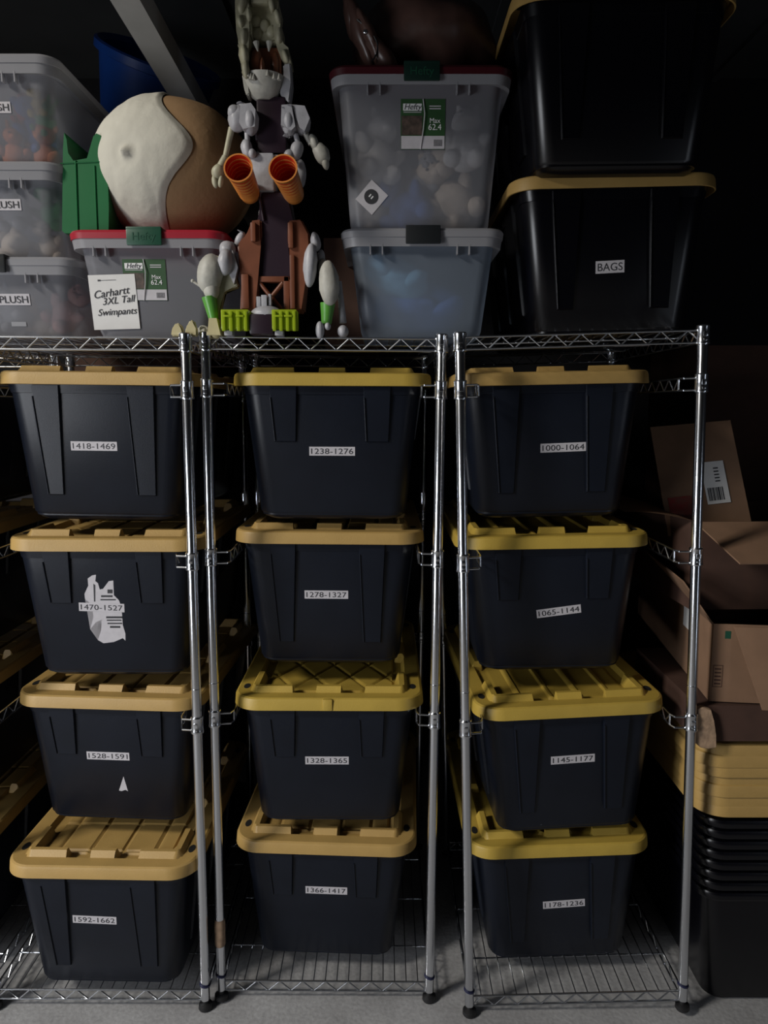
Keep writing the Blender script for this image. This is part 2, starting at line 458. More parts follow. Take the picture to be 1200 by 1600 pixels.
TH = 0.352
FY0, FY1 = 0.344, 0.370
def fy(z):    # front face distance from centre
    return -(FY0 + (FY1 - FY0) * z / TH)
def fx(z): return 0.195 + (0.232 - 0.195) * z / TH
def tote_mesh(pad):
    bm = bmesh.new()
    rings = []
    for z, ins in ((0.0, 0.020), (0.004, 0.014), (0.006, 0.010), (0.016, 0.004), (0.022, 0.0), (0.330, 0.0), (0.3305, -0.002), (TH + 0.006, -0.004)):
        w = 2 * (fx(z) - ins); l = 2 * (-fy(z) - ins)
        rings.append([(x, y, z) for x, y in rrect(w, l, 0.045, 6)])
    vr = loft(bm, rings, True, False)
    inner = []
    for z in (TH + 0.006, 0.012):
        w = 2 * (fx(z) - 0.004); l = 2 * (-fy(z) - 0.004)
        inner.append([(x, y, z) for x, y in rrect(w, l, 0.042, 6)])
    iv = loft(bm, inner, False, True)
    n = len(vr[-1])
    for i in range(n): bm.faces.new((vr[-1][i], vr[-1][(i + 1) % n], iv[0][(i + 1) % n], iv[0][i]))
    # raised pads on the front and back, pointed ribs on the sides
    zb = TH - 0.145 if pad == 'short' else TH - 0.285
    for s in (-1, 1):
        for (xl, xr) in ((-0.158, -0.090), (0.084, 0.152)):
            o_t, o_b = 0.009, 0.005
            sh = 0.010 if pad == 'short' else 0.020
            za, zc = zb, TH - 0.002
            sgn = s
            def P(x, z, o): return Vector((x, sgn * (fy(z) - o), z))
            xlb = xl + sh if xl < 0 else xl + sh * 0.6
            xrb = xr - sh * 0.5
            outer = [P(xlb, za + 0.003, o_b), P(xrb, za + 0.003, o_b), P(xr, zc, o_t), P(xl, zc, o_t)]
            base = [P(xlb - 0.003, za, -0.002), P(xrb + 0.003, za, -0.002), P(xr + 0.003, zc, -0.002), P(xl - 0.003, zc, -0.002)]
            a = [bm.verts.new(p) for p in base]; c = [bm.verts.new(p) for p in outer]
            bm.faces.new(c)
            for i in range(4): bm.faces.new((a[i], a[(i + 1) % 4], c[(i + 1) % 4], c[i]))
            tube(bm, P(xlb, za + 0.004, o_b + 0.0012), P(xl + 0.001, TH - 0.03, o_t + 0.001), 0.0020, 0.0017, 10)  # bead added along left edges only, shaped to catch a bright line
    for s in (-1, 1):
        for yc in (-0.2, 0.0, 0.2):
            za, zc = zb, TH - 0.002
            def Q(y, z, o): return Vector((s * (fx(z) + o), y, z))
            a = [bm.verts.new(p) for p in (Q(yc - 0.045, za, -0.002), Q(yc + 0.045, za, -0.002), Q(yc + 0.055, zc, -0.002), Q(yc - 0.055, zc, -0.002))]
            c = [bm.verts.new(p) for p in (Q(yc - 0.041, za + 0.003, 0.005), Q(yc + 0.041, za + 0.003, 0.005), Q(yc + 0.051, zc, 0.009), Q(yc - 0.051, zc, 0.009))]
            bm.faces.new(c)
            for i in range(4): bm.faces.new((a[i], a[(i + 1) % 4], c[(i + 1) % 4], c[i]))
    return mesh_from(bm, 'body', 40)
BODY = {p: tote_mesh(p) for p in ('short', 'long')}
def slot_mesh():
    bm = bmesh.new()
    loft(bm, [[(x * 0.009, y * 0.018, z) for x, y in [(math.cos(2 * PI * i / 16), math.sin(2 * PI * i / 16)) for i in range(16)]] for z in (-0.002, 0.0008)])
    return mesh_from(bm, 'lock_slot')
SLOT = slot_mesh()
STK = None
def sticker_mesh(w, h):
    bm = bmesh.new(); box(bm, -w / 2, w / 2, -h / 2, h / 2, 0, 0.0006); return mesh_from(bm, 'paper_label', 0)
STK = sticker_mesh(0.120, 0.0235)

def tote(label, X, D, zlid, pad, style, mcol, lean=0.0, yaw=0.0, num=None, lab=None, labrot=0.0, stk=None, tsize=0.0225, group='black storage totes with yellow lids', body='black'):
    """zlid = height of the lid skirt's lower edge, D = distance of the lid's front edge"""
    z0 = zlid - TH + 0.0345 - 0.034
    t = thing('storage_tote', label, 'storage tote', (X, D + LL / 2, z0), (0, lean, yaw), group)
    bpy.context.view_layer.update()
    bo = obj('body', BODY[pad], None, t)
    if not BODY[pad].materials: BODY[pad].materials.append(M['black'])
    if body != 'black': bo.material_slots[0].link = 'OBJECT'; bo.material_slots[0].material = M[body]
    l = obj('lid', LID[style], None, t, (0, 0, TH + 0.0335))
    if mcol not in [m.name for m in l.data.materials]:
        if not l.data.materials: l.data.materials.append(M[mcol])
    if l.data.materials[0] != M[mcol]:
        l.material_slots[0].link = 'OBJECT'; l.material_slots[0].material = M[mcol]
    for s in (-1, 1):
        for yy in (-LL / 2 + 0.092, LL / 2 - 0.092):
            obj('lock_slot', SLOT, M['slot'], l, (s * (LW / 2 - 0.028), yy, 0))
    if num:
        tilt = math.atan((FY1 - FY0) / TH)
        bpy.context.view_layer.update()
        inv = t.matrix_world.inverted()
        def on_face(px, py):
            Dg = D + 0.05
            for _ in range(8):
                p = inv @ at(px, py, Dg)
                target = t.matrix_world @ Vector((p.x, fy(p.z), p.z))
                Dg = target.y
            return p
        p = on_face(*lab)
        s = obj('paper_label', stk or STK, M['paper'], t, (p.x, fy(p.z) - 0.0004, p.z), (PI / 2 + tilt, labrot, 0))
        s.rotation_euler = (Matrix.Rotation(PI / 2 + tilt, 4, 'X') @ Matrix.Rotation(labrot, 4, 'Z')).to_euler()
        obj('printed_number', fit(text_mesh(num, tsize, 1.03), *((0.110, 0.0145) if len(num) > 5 else (0.062, 0.0185))), M['ink'], s, (0, 0, 0.0009))
        return t, on_face, tilt
    return t

def tote_x(px, D, zl):
    return (px - 600) / FPX * (D * math.cos(PITCH) - (zl - CAM_H) * math.sin(PITCH))
Z4 = 0.409
specs = [
 # px centre, D, z, pad, style, colour, lean, yaw, number, label pixel, rot, description
 (144, 1.875, 1.711, 'long', 'grid', 'yellow', 0.012, -0.015, '1418-1469', (147, 697), 0, 'black tote with yellow lid marked 1418-1469 hanging topmost in the left unit'),
 (157, 1.865, 1.286, 'short', 'grid', 'yellow', 0.003, 0.0, '1470-1527', (159, 949), -0.03, 'black tote marked 1470-1527 with a torn white sticker behind its number'),
 (171, 1.893, 0.847, 'short', 'grid', 'yellow', 0.010, -0.05, '1528-1591', (169, 1181), 0, 'black tote marked 1528-1591 with a small white pointed sticker scrap'),
 (154, 1.806, Z4, 'long', 'grid', 'yellow', 0.004, -0.02, '1592-1662', (148, 1437), -0.03, 'black tote marked 1592-1662 standing on the bottom shelf at left'),
 (516, 1.905, 1.709, 'short', 'grid', 'yellow_b', 0.004, 0.0, '1238-1276', (519, 705), 0, 'black tote with yellow lid marked 1238-1276 hanging topmost in the middle unit'),
 (511, 1.948, 1.290, 'long', 'grid', 'yellow', 0.008, 0.0, '1278-1327', (510, 929), 0, 'black tote with yellow lid marked 1278-1327 in the middle unit'),
 (511, 1.889, 0.845, 'short', 'diamond', 'yellow_b', 0.004, 0.0, '1328-1365', (511, 1188), 0, 'black tote marked 1328-1365 under a yellow lid with diamond grooves'),
 (512, 1.914, Z4, 'short', 'grid', 'yellow', 0.010, -0.04, '1366-1417', (510, 1391), 0, 'black tote marked 1366-1417 on the middle unit bottom shelf'),
 (872, 1.915, 1.713, 'long', 'strip', 'yellow', -0.020, 0.0, '1000-1064', (880, 699), 0.02, 'black tote with yellow lid marked 1000-1064 hanging topmost in the right unit'),
 (873, 1.905, 1.286, 'short', 'strip', 'yellow_b', -0.018, 0.0, '1065-1144', (873, 955), 0.12, 'black tote marked 1065-1144 on a tilted label in the right unit'),
 (893, 1.850, 0.843, 'long', 'strip', 'yellow_b', -0.030, 0.05, '1145-1177', (895, 1186), 0.02, 'black tote marked 1145-1177 under a skewed bright yellow lid'),
 (881, 1.899, Z4 + 0.004, 'long', 'strip', 'yellow_b', -0.030, 0.015, '1178-1236', (881, 1412), 0.04, 'black tote marked 1178-1236 on the right unit bottom shelf'),
]
made = []
for (px, D, zl, pad, style, mc, ln, yw, num, lab, lr, desc) in specs:
    made.append(tote(desc, tote_x(px, D, zl), D, zl, pad, style, mc, ln, yw, num, lab, lr))

# torn sticker, pointed scrap and small scuffs lie on the tote faces
def face_poly(rec, name, pts, m, lift=0.0004, parent=None):
    t, on_face, tilt = rec
    bm = bmesh.new()
    ps = [on_face(x, y) for x, y in pts]
    a = [bm.verts.new((p.x, fy(p.z) - lift, p.z)) for p in ps]
    c = [bm.verts.new((p.x, fy(p.z) + 0.002, p.z)) for p in ps]
    bm.faces.new(a)
    for i in range(len(a)): bm.faces.new((a[i], c[i], c[(i + 1) % len(a)], a[(i + 1) % len(a)]))
    bmesh.ops.triangulate(bm, faces=bm.faces[:])
    return obj(name, bm, m, t, smooth=0)
face_poly(made[1], 'torn_sticker', [(137, 904), (144, 899), (150, 898), (149, 908), (153, 911), (156, 921), (161, 920), (170, 908), (177, 907), (178, 930), (186, 938), (190, 950), (192, 977), (196, 990), (196, 1001), (192, 997), (178, 1003), (162, 1005), (153, 1000), (158, 985), (159, 968), (150, 972), (141, 983), (146, 965), (144, 945), (133, 936), (132, 928), (138, 915)], M['paper'], 0.0003)
for i, (x0, y0, w, h) in enumerate([(158, 930, 18, 3), (157, 936, 24, 2), (168, 921, 8, 6), (166, 963, 25, 3), (167, 968, 23, 2), (168, 973, 23, 2), (172, 978, 16, 3)]):
    face_poly(made[1], 'sticker_print', [(x0, y0), (x0 + w, y0), (x0 + w, y0 + h), (x0, y0 + h)], M['ink'], 0.0006)
face_poly(made[1], 'sticker_print', [(146, 912), (149, 914), (149, 940), (147, 940)], M['ink'], 0.0006)
face_poly(made[2], 'sticker_scrap', [(193, 1213), (200, 1236), (196, 1234), (190, 1236), (186, 1235)], M['paper'])

# hidden neighbour stack whose lids show at the left edge of the frame
for i, (D, zl, pad, desc) in enumerate([
    (1.90, 1.71, 'long', 'black tote whose yellow lid edge sits highest at the left edge'),
    (1.90, 1.285, 'short', 'black tote at left edge, its lid beside the lid of tote 1470-1527'),
    (1.92, 0.846, 'short', 'black tote at left edge, its lid beside the lid of tote 1528-1591'),
    (1.90, 0.405, 'long', 'black tote low at left edge, beside the lid of tote 1592-1662')]):
    tote(desc, -1.395, D, zl, pad, 'grid', 'yellow')

# the two big totes above the right unit
STK2 = sticker_mesh(0.072, 0.030)
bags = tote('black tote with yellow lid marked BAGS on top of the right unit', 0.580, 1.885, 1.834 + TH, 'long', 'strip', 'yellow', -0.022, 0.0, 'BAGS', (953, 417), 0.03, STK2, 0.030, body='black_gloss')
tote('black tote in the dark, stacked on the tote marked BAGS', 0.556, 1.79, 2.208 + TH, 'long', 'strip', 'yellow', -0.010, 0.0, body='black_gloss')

# ------------------------------------------------------------------ clear totes
def clear_tote(name, label, X, D, z0, w, d, h, lidm, latchm, bodym='clear', yaw=0.0, embossed=False, taper=0.86, group='clear storage totes'):
    """D = front of the lid; w, d = lid size; h = full height"""
    t = thing(name, label, 'storage tote', (X, D + d / 2, z0), (0, 0, yaw), group)
    bw, bd = w - 0.040, d - 0.040
    bm = bmesh.new(); rings = []
    H = h - 0.022
    for z in (0.0, 0.005, 0.02, H * 0.5, H - 0.03, H):
        k = taper + (1 - taper) * z / H
        ins = 0.012 if z == 0 else (0.004 if z == 0.005 else 0.0)
        rings.append([(x, y, z) for x, y in rrect(bw * k - 2 * ins, bd * (0.9 + 0.1 * z / H) - 2 * ins, 0.035, 6)])
    loft(bm, rings, True, False)
    obj('body', bm, M[bodym], t)
    bm = bmesh.new()      # folded rim under the lid
    loft(bm, [[(x, y, z) for x, y in rrect(w - i, d - i, 0.045, 7)] for z, i in ((H - 0.026, 0.010), (H - 0.004, 0.004), (H, 0.012))], False, False)
    loft(bm, [[(x, y, z) for x, y in rrect(w - i, d - i, 0.045, 7)] for z, i in ((H - 0.026, 0.010), (H - 0.022, 0.040))], False, False)
    for xx in (-0.13, -0.10, 0.085, 0.115):
        if abs(xx) < w / 2 - 0.04: box(bm, xx - 0.0015, xx + 0.0015, -d / 2 + 0.004, -d / 2 + 0.02, H - 0.045, H - 0.02)
    obj('rim', bm, M['clear_rim'], t)
    bm = bmesh.new()
    loft(bm, [[(x, y, z) for x, y in rrect(w - i, d - i, 0.045, 7)] for z, i in ((H - 0.004, 0.0), (H + 0.010, -0.003), (H + 0.016, 0.004), (H + 0.018, 0.035), (H + 0.011, 0.045), (H + 0.011, 0.11))], True, True)
    obj('lid', bm, M[lidm], t)
    lw = 0.043
    for s in (-1, 1):
        bm = bmesh.new()
        y = s * (d / 2 + 0.001)
        box(bm, -lw, lw, min(y, y + s * 0.008), max(y, y + s * 0.008), H - 0.022, H + 0.018, bev=0.003)
        ya, yb = sorted((y + s * 0.008, y - s * 0.035)); box(bm, -lw, lw, ya, yb, H + 0.012, H + 0.022, bev=0.003)
        la = obj('latch', bm, M[latchm], t)
        if embossed and s < 0:
            e = obj('embossed_brand', text_mesh('Hefty', 0.026, 1.0), M['green_latch'], la, (0, y - 0.0086, H - 0.002), (PI / 2, 0, 0))
    t['h'] = h
    def face(px, py):
        bpy.context.view_layer.update(); inv = t.matrix_world.inverted(); Dg = D + 0.03
        for _ in range(8):
            p = inv @ at(px, py, Dg)
            k = 0.9 + 0.1 * max(0, min(1, p.z / H)); yl = -bd * k / 2
            Dg = (t.matrix_world @ Vector((p.x, yl, p.z))).y
        return Vector((p.x, yl, p.z))
    return t, face, math.atan(bd * 0.05 / H)

def stick(rec, name, px0, py0, px1, py1, m, lift=0.001, parent=None, rot=0.0, th=0.0005):
    t, face, tilt = rec
    a = face(px0, py1); c = face(px1, py0); mid = (a + c) / 2
    w, hh = abs(c.x - a.x), abs(c.z - a.z)
    bm = bmesh.new(); box(bm, -w / 2, w / 2, -hh / 2, hh / 2, 0, th)
    o = obj(name, bm, m, t, (mid.x, mid.y - lift, mid.z), smooth=0)
    o.rotation_euler = (Matrix.Rotation(PI / 2 + tilt, 4, 'X') @ Matrix.Rotation(rot, 4, 'Z')).to_euler()
    return o, w, hh
def sub_rect(par, name, w, h, x, y, m, z=0.0009):
    bm = bmesh.new(); box(bm, -w / 2, w / 2, -h / 2, h / 2, 0, 0.0003)
    return obj(name, bm, m, par, (x, y, z), smooth=0)
def sub_text(par, s, size, x, y, m, shear=0.0, rot=0.0, name='printed_text'):
    return obj(name, text_mesh(s, size, 1.0, shear), m, par, (x, y, 0.0015), (0, 0, rot))

def hefty_label(rec, box_px, num):
    lb, w, h = stick(rec, 'product_label', *box_px, M['green_card'])
    sub_rect(lb, 'picture', w * 0.46, h * 0.38, -w * 0.25, -0.02 * h, M['photo_card'])
    sub_rect(lb, 'white_strip', w * 0.98, h * 0.26, 0, -h * 0.36, M['paper'])
    sub_rect(lb, 'logo_plate', w * 0.42, h * 0.14, -w * 0.24, h * 0.34, M['ink_white'], 0.0007)
    sub_text(lb, 'Hefty', h * 0.165, -w * 0.24, h * 0.34, M['ink'], 0.25)
    for yy in (0.36, 0.31): sub_rect(lb, 'print_line', w * 0.26, h * 0.022, w * 0.27, h * yy, M['paper'])
    sub_rect(lb, 'print_line', w * 0.40, h * 0.015, -w * 0.24, h * 0.24, M['paper'])
    sub_text(lb, num, h * 0.17, w * 0.27, -h * 0.06, M['ink_white'])
    sub_text(lb, 'Max', h * 0.14, w * 0.27, h * 0.07, M['ink_white'])
    for k in range(7): sub_rect(lb, 'barcode_bar', w * 0.014, h * 0.13, w * (0.26 + 0.028 * k), -h * 0.37, M['ink'], 0.0013)
    bm = bmesh.new()
    path(bm, [(0.0, h * 0.5, 0.002), (0.004, h * 0.2, 0.005), (0.001, -h * 0.1, 0.004), (-w * 0.05, -h * 0.5, 0.002)], 0.0012, 6)
    obj('crease', bm, M['paper'], lb)

ZS = 1.8245
# centre stack
lo = clear_tote('clear_storage_tote', 'bluish clear tote with white lid and black latch, under the tall clear tote', tote_x(661, 1.885, 2.07), 1.885, ZS + 0.004, 0.405, 0.56, 0.268, 'clear_rim', 'black_latch', 'clear_blue', taper=0.84)
up = clear_tote('clear_storage_tote', 'tall clear tote of plush toys with shaded red lid in the middle', tote_x(659, 1.885, 2.45), 1.885, ZS + 0.004 + 0.268 - 0.005, 0.445, 0.60, 0.378, 'shaded_red_lid', 'shade_latch', 'clear', taper=0.86, embossed=True)
hefty_label(up, (626, 155, 696, 234), '62.4')
tg, w, h = stick(up, 'square_tag', 562, 290, 600, 327, M['paper'], rot=R(48))
bm = bmesh.new(); lathe(bm, [(0, 0), (0.0175, 0), (0.0175, 0.0005), (0, 0.0005)], 24); obj('round_print', bm, M['ink'], tg, (0, 0.002, 0.0008))
for yy in (0.006, -0.001): sub_rect(tg, 'printed_mark', 0.008, 0.003, 0.0, yy, M['ink_white'], 0.0014)
# red lid tote at left
rd = clear_tote('clear_storage_tote', 'clear tote with red lid and a handwritten note, below the round plush', tote_x(226, 1.875, 2.07), 1.875, ZS + 0.004, 0.392, 0.56, 0.262, 'red_lid', 'green_latch', 'clear', yaw=0.0, embossed=True, taper=0.82)
hefty_label(rd, (196, 405, 258, 470), '62.4')
nt_, w, h = stick(rd, 'handwritten_note', 147, 429, 212, 515, M['white_paper'], lift=0.003, rot=0.03)
sub_text(nt_, 'Carhartt', 0.026, -0.006, h * 0.17, M['ink'], 0.35, 0.12, 'handwriting')
sub_text(nt_, '3XL Tall', 0.024, 0.010, h * 0.03, M['ink'], 0.35, 0.08, 'handwriting')
sub_text(nt_, 'Swimpants', 0.023, 0.004, -h * 0.18, M['ink'], 0.35, 0.03, 'handwriting')
sub_rect(nt_, 'small_heading', w * 0.34, h * 0.008, -w * 0.08, h * 0.40, M['ink'])
sub_rect(nt_, 'small_heading', w * 0.06, h * 0.03, -w * 0.27, h * 0.40, M['ink'])
# left stack marked PLUSH
zc = ZS + 0.004
pl = []
for i, (pxr, D, hh, lab, desc) in enumerate([
    (118, 1.885, 0.200, (22, 468), 'lowest clear tote marked PLUSH at left, standing on the wire shelf'),
    (93, 1.900, 0.232, (8, 320), 'middle clear tote marked PLUSH in the left stack'),
    (84, 1.880, 0.240, (-8, 168), 'topmost clear tote marked PLUSH in the left stack')]):
    x_r = (pxr - 600) / FPX * (D * math.cos(PITCH) - (zc + hh - CAM_H) * math.sin(PITCH))
    rec = clear_tote('clear_storage_tote', desc, x_r - 0.215, D, zc, 0.43, 0.60, hh, 'clear_rim', 'black_latch', 'clear', taper=0.9, group='clear totes marked PLUSH')
    s, w, h = stick(rec, 'paper_label', lab[0] - 24, lab[1] - 9, lab[0] + 24, lab[1] + 9, M['paper'])
    obj('printed_text', fit(text_mesh('PLUSH', 0.024), w * 0.88, h * 0.62), M['ink'], s, (0, 0, 0.0015))
    if i == 0: stick(rec, 'brand_tab', 19, 503, 41, 510, M['clear_rim'])
    pl.append(rec); zc += hh - 0.004

# ------------------------------------------------------------------ plush toys inside the clear totes
def fuzz(name, base): return mat(name, base, 0.95, spec=0.1, var=0.25, nscale=25, bump=0.8, bscale=60)
FZ = {k: fuzz('plush_' + k, c) for k, c in dict(cream=(0.62, 0.52, 0.42), orange=(0.50, 0.17, 0.08), pink=(0.60, 0.33, 0.30), blue=(0.07, 0.13, 0.34),
      grey=(0.30, 0.30, 0.32), yellow=(0.55, 0.40, 0.12), green=(0.07, 0.26, 0.10), white=(0.68, 0.65, 0.62), teal=(0.20, 0.38, 0.52), red=(0.4, 0.05, 0.07)).items()}
def plush(label, col, loc, s, rot, kind=0, group='plush toys inside the clear totes'):
    t = thing('plush_toy', label, 'plush toy', loc, rot, group)
    bm = bmesh.new()
    ell(bm, (0, 0, 0), (s, s * 0.85, s * 1.05), seg=16, rings=10, amp=0.01, freq=14)
    for sx in (-1, 1):
        ell(bm, (sx * s * 0.85, -s * 0.3, s * 0.3), (s * 0.36, s * 0.33, s * 0.62), (0, sx * 0.7, 0), 12, 8, 0.006, 18)
        ell(bm, (sx * s * 0.6, -s * 0.5, -s * 0.8), (s * 0.4, s * 0.55, s * 0.38), (0, 0, 0), 12, 8, 0.006, 18)
    obj('torso', bm, FZ[col], t)
    bm = bmesh.new(); ell(bm, (0, -s * 0.15, s * 1.45), (s * 0.72, s * 0.66, s * 0.64), seg=16, rings=10, amp=0.008, freq=16)
    ell(bm, (0, -s * 0.72, s * 1.32), (s * 0.28, s * 0.25, s * 0.22), seg=10, rings=7)
    for sx in (-1, 1):
        if kind: ell(bm, (sx * s * 0.38, 0, s * 2.2), (s * 0.18, s * 0.13, s * 0.5), (0, sx * 0.25, 0), 10, 7)
        else: ell(bm, (sx * s * 0.58, 0, s * 1.95), (s * 0.27, s * 0.16, s * 0.27), seg=10, rings=7)
    obj('head', bm, FZ[col], t)
    bm = bmesh.new()
    for sx in (-1, 1): ell(bm, (sx * s * 0.27, -s * 0.76, s * 1.6), (s * 0.07,) * 3, seg=8, rings=6)
    obj('eyes', bm, M['ink'], t)
def fill(rec, x0, x1, items, depth=0.10):
    t = rec[0]; n = len(items)
    for i, (col, fx_, z, s, desc) in enumerate(items):
        loc = (t.location.x + x0 + (x1 - x0) * fx_, t.location.y - 0.125 - 0.03 * (i % 2) + depth - 0.10, t.location.z + z)
        plush(desc, col, loc, s, (random.uniform(-0.4, 0.4), random.uniform(-0.9, 0.9), random.uniform(-0.5, 0.5)), i % 2)
fill(up, -0.13, 0.14, [('cream', 0.82, 0.10, 0.062, 'cream plush toy lying low on the right inside the tall clear tote'),
    ('white', 0.92, 0.225, 0.052, 'pale plush toy at upper right inside the tall clear tote'),
    ('cream', 0.68, 0.20, 0.042, 'cream plush toy behind the barcode end of the product label, tall clear tote'),
    ('blue', 0.40, 0.07, 0.056, 'blue plush toy at bottom centre of the tall clear tote'),
    ('grey', 0.48, 0.14, 0.042, 'grey plush toy above the blue one in the tall clear tote'),
    ('white', 0.08, 0.20, 0.055, 'white plush toy at upper left inside the tall clear tote'),
    ('cream', 0.02, 0.08, 0.045, 'cream plush toy behind the square tag in the tall clear tote')])
def bundle(label, col, loc, rad, rot):
    bm = bmesh.new()
    ell(bm, (0, 0, 0), rad, rot, 36, 24, 0.022, 13)
    for q in range(3): ell(bm, (rad[0] * (q - 1) * 0.45, -rad[1] * 0.55, rad[2] * 0.35 * math.cos(q * 2.0)), (rad[0] * 0.45, rad[1] * 0.5, rad[2] * 0.4), (0, 0.6 - q * 0.5, 0), 22, 14, 0.012, 20)
    tag(obj('fabric_bundle', bm, FZ[col], None, loc, smooth=60), label, 'fabric', 'fabric bundles in the bluish tote')
lt = lo[0].location
bundle('light blue fabric bundle at upper left inside the bluish clear tote', 'teal', (lt.x - 0.06, lt.y - 0.16, lt.z + 0.165), (0.09, 0.07, 0.05), (0, 0.35, 0))
bundle('dark blue fabric bundle filling the bluish clear tote', 'blue', (lt.x + 0.01, lt.y - 0.05, lt.z + 0.105), (0.125, 0.14, 0.07), (0, 0, 0))
fill(pl[0], -0.03, 0.145, [('pink', 0.78, 0.075, 0.042, 'pink plush toy in the lowest PLUSH tote'), ('grey', 0.10, 0.07, 0.042, 'grey plush toy behind the label of the lowest PLUSH tote'), ('cream', 0.42, 0.05, 0.034, 'cream plush toy between grey and pink ones in the lowest PLUSH tote')])
fill(pl[1], -0.03, 0.135, [('cream', 0.80, 0.055, 0.036, 'cream plush toy low on the right of the middle PLUSH tote'), ('cream', 0.30, 0.055, 0.040, 'cream plush toy low and central in the middle PLUSH tote'), ('green', 0.85, 0.14, 0.036, 'green plush toy upper right in the middle PLUSH tote'), ('grey', 0.35, 0.14, 0.040, 'grey plush toy behind the label of the middle PLUSH tote')])
fill(pl[2], -0.03, 0.135, [('orange', 0.80, 0.050, 0.042, 'orange plush toy low on the right of the topmost PLUSH tote'), ('orange', 0.40, 0.046, 0.034, 'smaller orange plush toy in the topmost PLUSH tote'),
    ('blue', 0.72, 0.115, 0.042, 'blue plush toy in the middle of the topmost PLUSH tote'), ('yellow', 0.80, 0.165, 0.026, 'small yellow plush toy high in the topmost PLUSH tote'), ('red', 0.52, 0.165, 0.026, 'small red plush toy high in the topmost PLUSH tote'), ('green', 0.90, 0.13, 0.026, 'green plush toy at the right wall of the topmost PLUSH tote')])

# ------------------------------------------------------------------ big round plush
pc = at(276, 258, 2.075); pc.z = ZS + 0.262 + 0.183
t = thing('round_plush_pillow', 'big round plush, white face and tan back, on the red lid', 'plush toy', (pc.x, pc.y, pc.z))
RX, RY, RZ = 0.208, 0.20, 0.182
bm = bmesh.new(); ell(bm, (0, 0, 0), (RX, RY, RZ), seg=64, rings=40, amp=0.006, freq=9); obj('tan_back', bm, M['plush_tan'], t)
def cap_edge(z):      # wavy border of the white cloth, metres from centre
    return 0.0 + 0.090 * math.exp(-((z - 0.018) / 0.078) ** 2) - 0.006 * math.sin(z * 18)
bm = bmesh.new(); nz, nt2 = 56, 72
rows = []
for j in range(nz + 1):
    z = -RZ * 0.995 + 2 * RZ * 0.995 * j / nz
    rad = math.sqrt(max(0, 1 - (z / RZ) ** 2))
    e = cap_edge(z)
    # angles on the front (-y) side only up to x = edge, all of the left side
    row = []
    ce = max(-1, min(1, e / (RX * rad + 1e-6)))
    t0 = -math.acos(ce)                    # front boundary angle
    t1 = -PI - 0.35                        # a bit past the leftmost point
    for i in range(nt2 + 1):
        th_ = t0 + (t1 - t0) * i / nt2
        p = Vector((RX * rad * math.cos(th_), RY * rad * math.sin(th_), z))
        n = p.normalized()
        px_, pz_ = p.x + 0.066, p.z + 0.004
        dd = math.hypot(px_, pz_)
        lift = 0.004 + 0.006 * min(1, i / 3) + 0.017 * math.exp(-(dd / 0.009) ** 2) * (1 if math.sin(th_) < 0 else 0) - 0.0035 * math.exp(-((dd - 0.024) / 0.011) ** 2)
        ang = math.atan2(pz_, px_)
        lift += 0.0006 * math.sin(ang * 9 + 3 * noise.noise(p * 20)) * min(1, dd / 0.08) + 0.002 * noise.noise(p * 16)
        row.append(bm.verts.new(p + n * lift + Vector((0, 0, 0.0015 * noise.noise(p * 60)))))
    rows.append(row)
for a, c in zip(rows, rows[1:]):
    for i in range(nt2): bm.faces.new((a[i], a[i + 1], c[i + 1], c[i]))
obj('white_face', bm, M['plush_white'], t, smooth=60)
bm = bmesh.new()
pts = []
for k in range(40):
    a = R(120 + 140 * k / 39)
    pts.append(Vector((RX * 0.985 * math.cos(a), -0.035 + 0.006 * math.sin(k * 1.9), RZ * 0.985 * math.sin(a) + 0.002 * math.sin(k * 2.7))))
pts = [p * 1.035 for p in pts]
path(bm, pts, 0.0035, 7); obj('seam', bm, M['plush_white'], t)

# ------------------------------------------------------------------ green slide toy, blue tub, beam neighbours
gp = at(132, 362, 1.92)
t = thing('green_toy_chute', 'green plastic chute-shaped toy piece left of the round plush', 'toy', (gp.x, 1.925, ZS + 0.262 + 0.001), (0, 0, 0.0))
prof = [(-0.058, 0.006), (-0.052, 0.0), (0.058, 0.0), (0.062, 0.06), (0.064, 0.19), (0.050, 0.232), (0.040, 0.236), (0.032, 0.228), (0.014, 0.178), (-0.020, 0.172), (-0.032, 0.19), (-0.034, 0.222), (-0.039, 0.238), (-0.044, 0.20), (-0.050, 0.12)]
bm = bmesh.new(); prism(bm, prof, 0.0, 0.26)
bmesh.ops.bevel(bm, geom=[e for e in bm.edges if e.is_boundary is False and e.calc_face_angle(0) > 0.6], offset=0.004, segments=2, affect='EDGES')
obj('shell', bm, M['green'], t)
bm = bmesh.new(); tube(bm, (-0.014, -0.001, 0.172), (-0.018, -0.001, 0.004), 0.0022, n=6); tube(bm, (0.032, -0.001, 0.16), (0.030, -0.001, 0.004), 0.002, n=6); tube(bm, (-0.052, -0.001, 0.165), (0.062, -0.001, 0.17), 0.0015, n=6)
obj('moulded_rib', bm, M['green'], t)

# blue tub on a tall carton behind the shelves (carton built further down)
bt = Vector((-0.90, 2.90, 2.545))
t = thing('blue_tub', 'dark blue plastic tub tilted behind the round plush', 'tub', bt, (R(26), R(22), 0))
bm = bmesh.new()
lathe(bm, [(0, 0), (0.13, 0.0), (0.145, 0.01), (0.195, 0.34), (0.212, 0.345), (0.213, 0.37), (0.203, 0.375), (0.185, 0.36), (0.135, 0.02), (0, 0.015)], 48)
obj('tub_wall', bm, M['blue'], t)

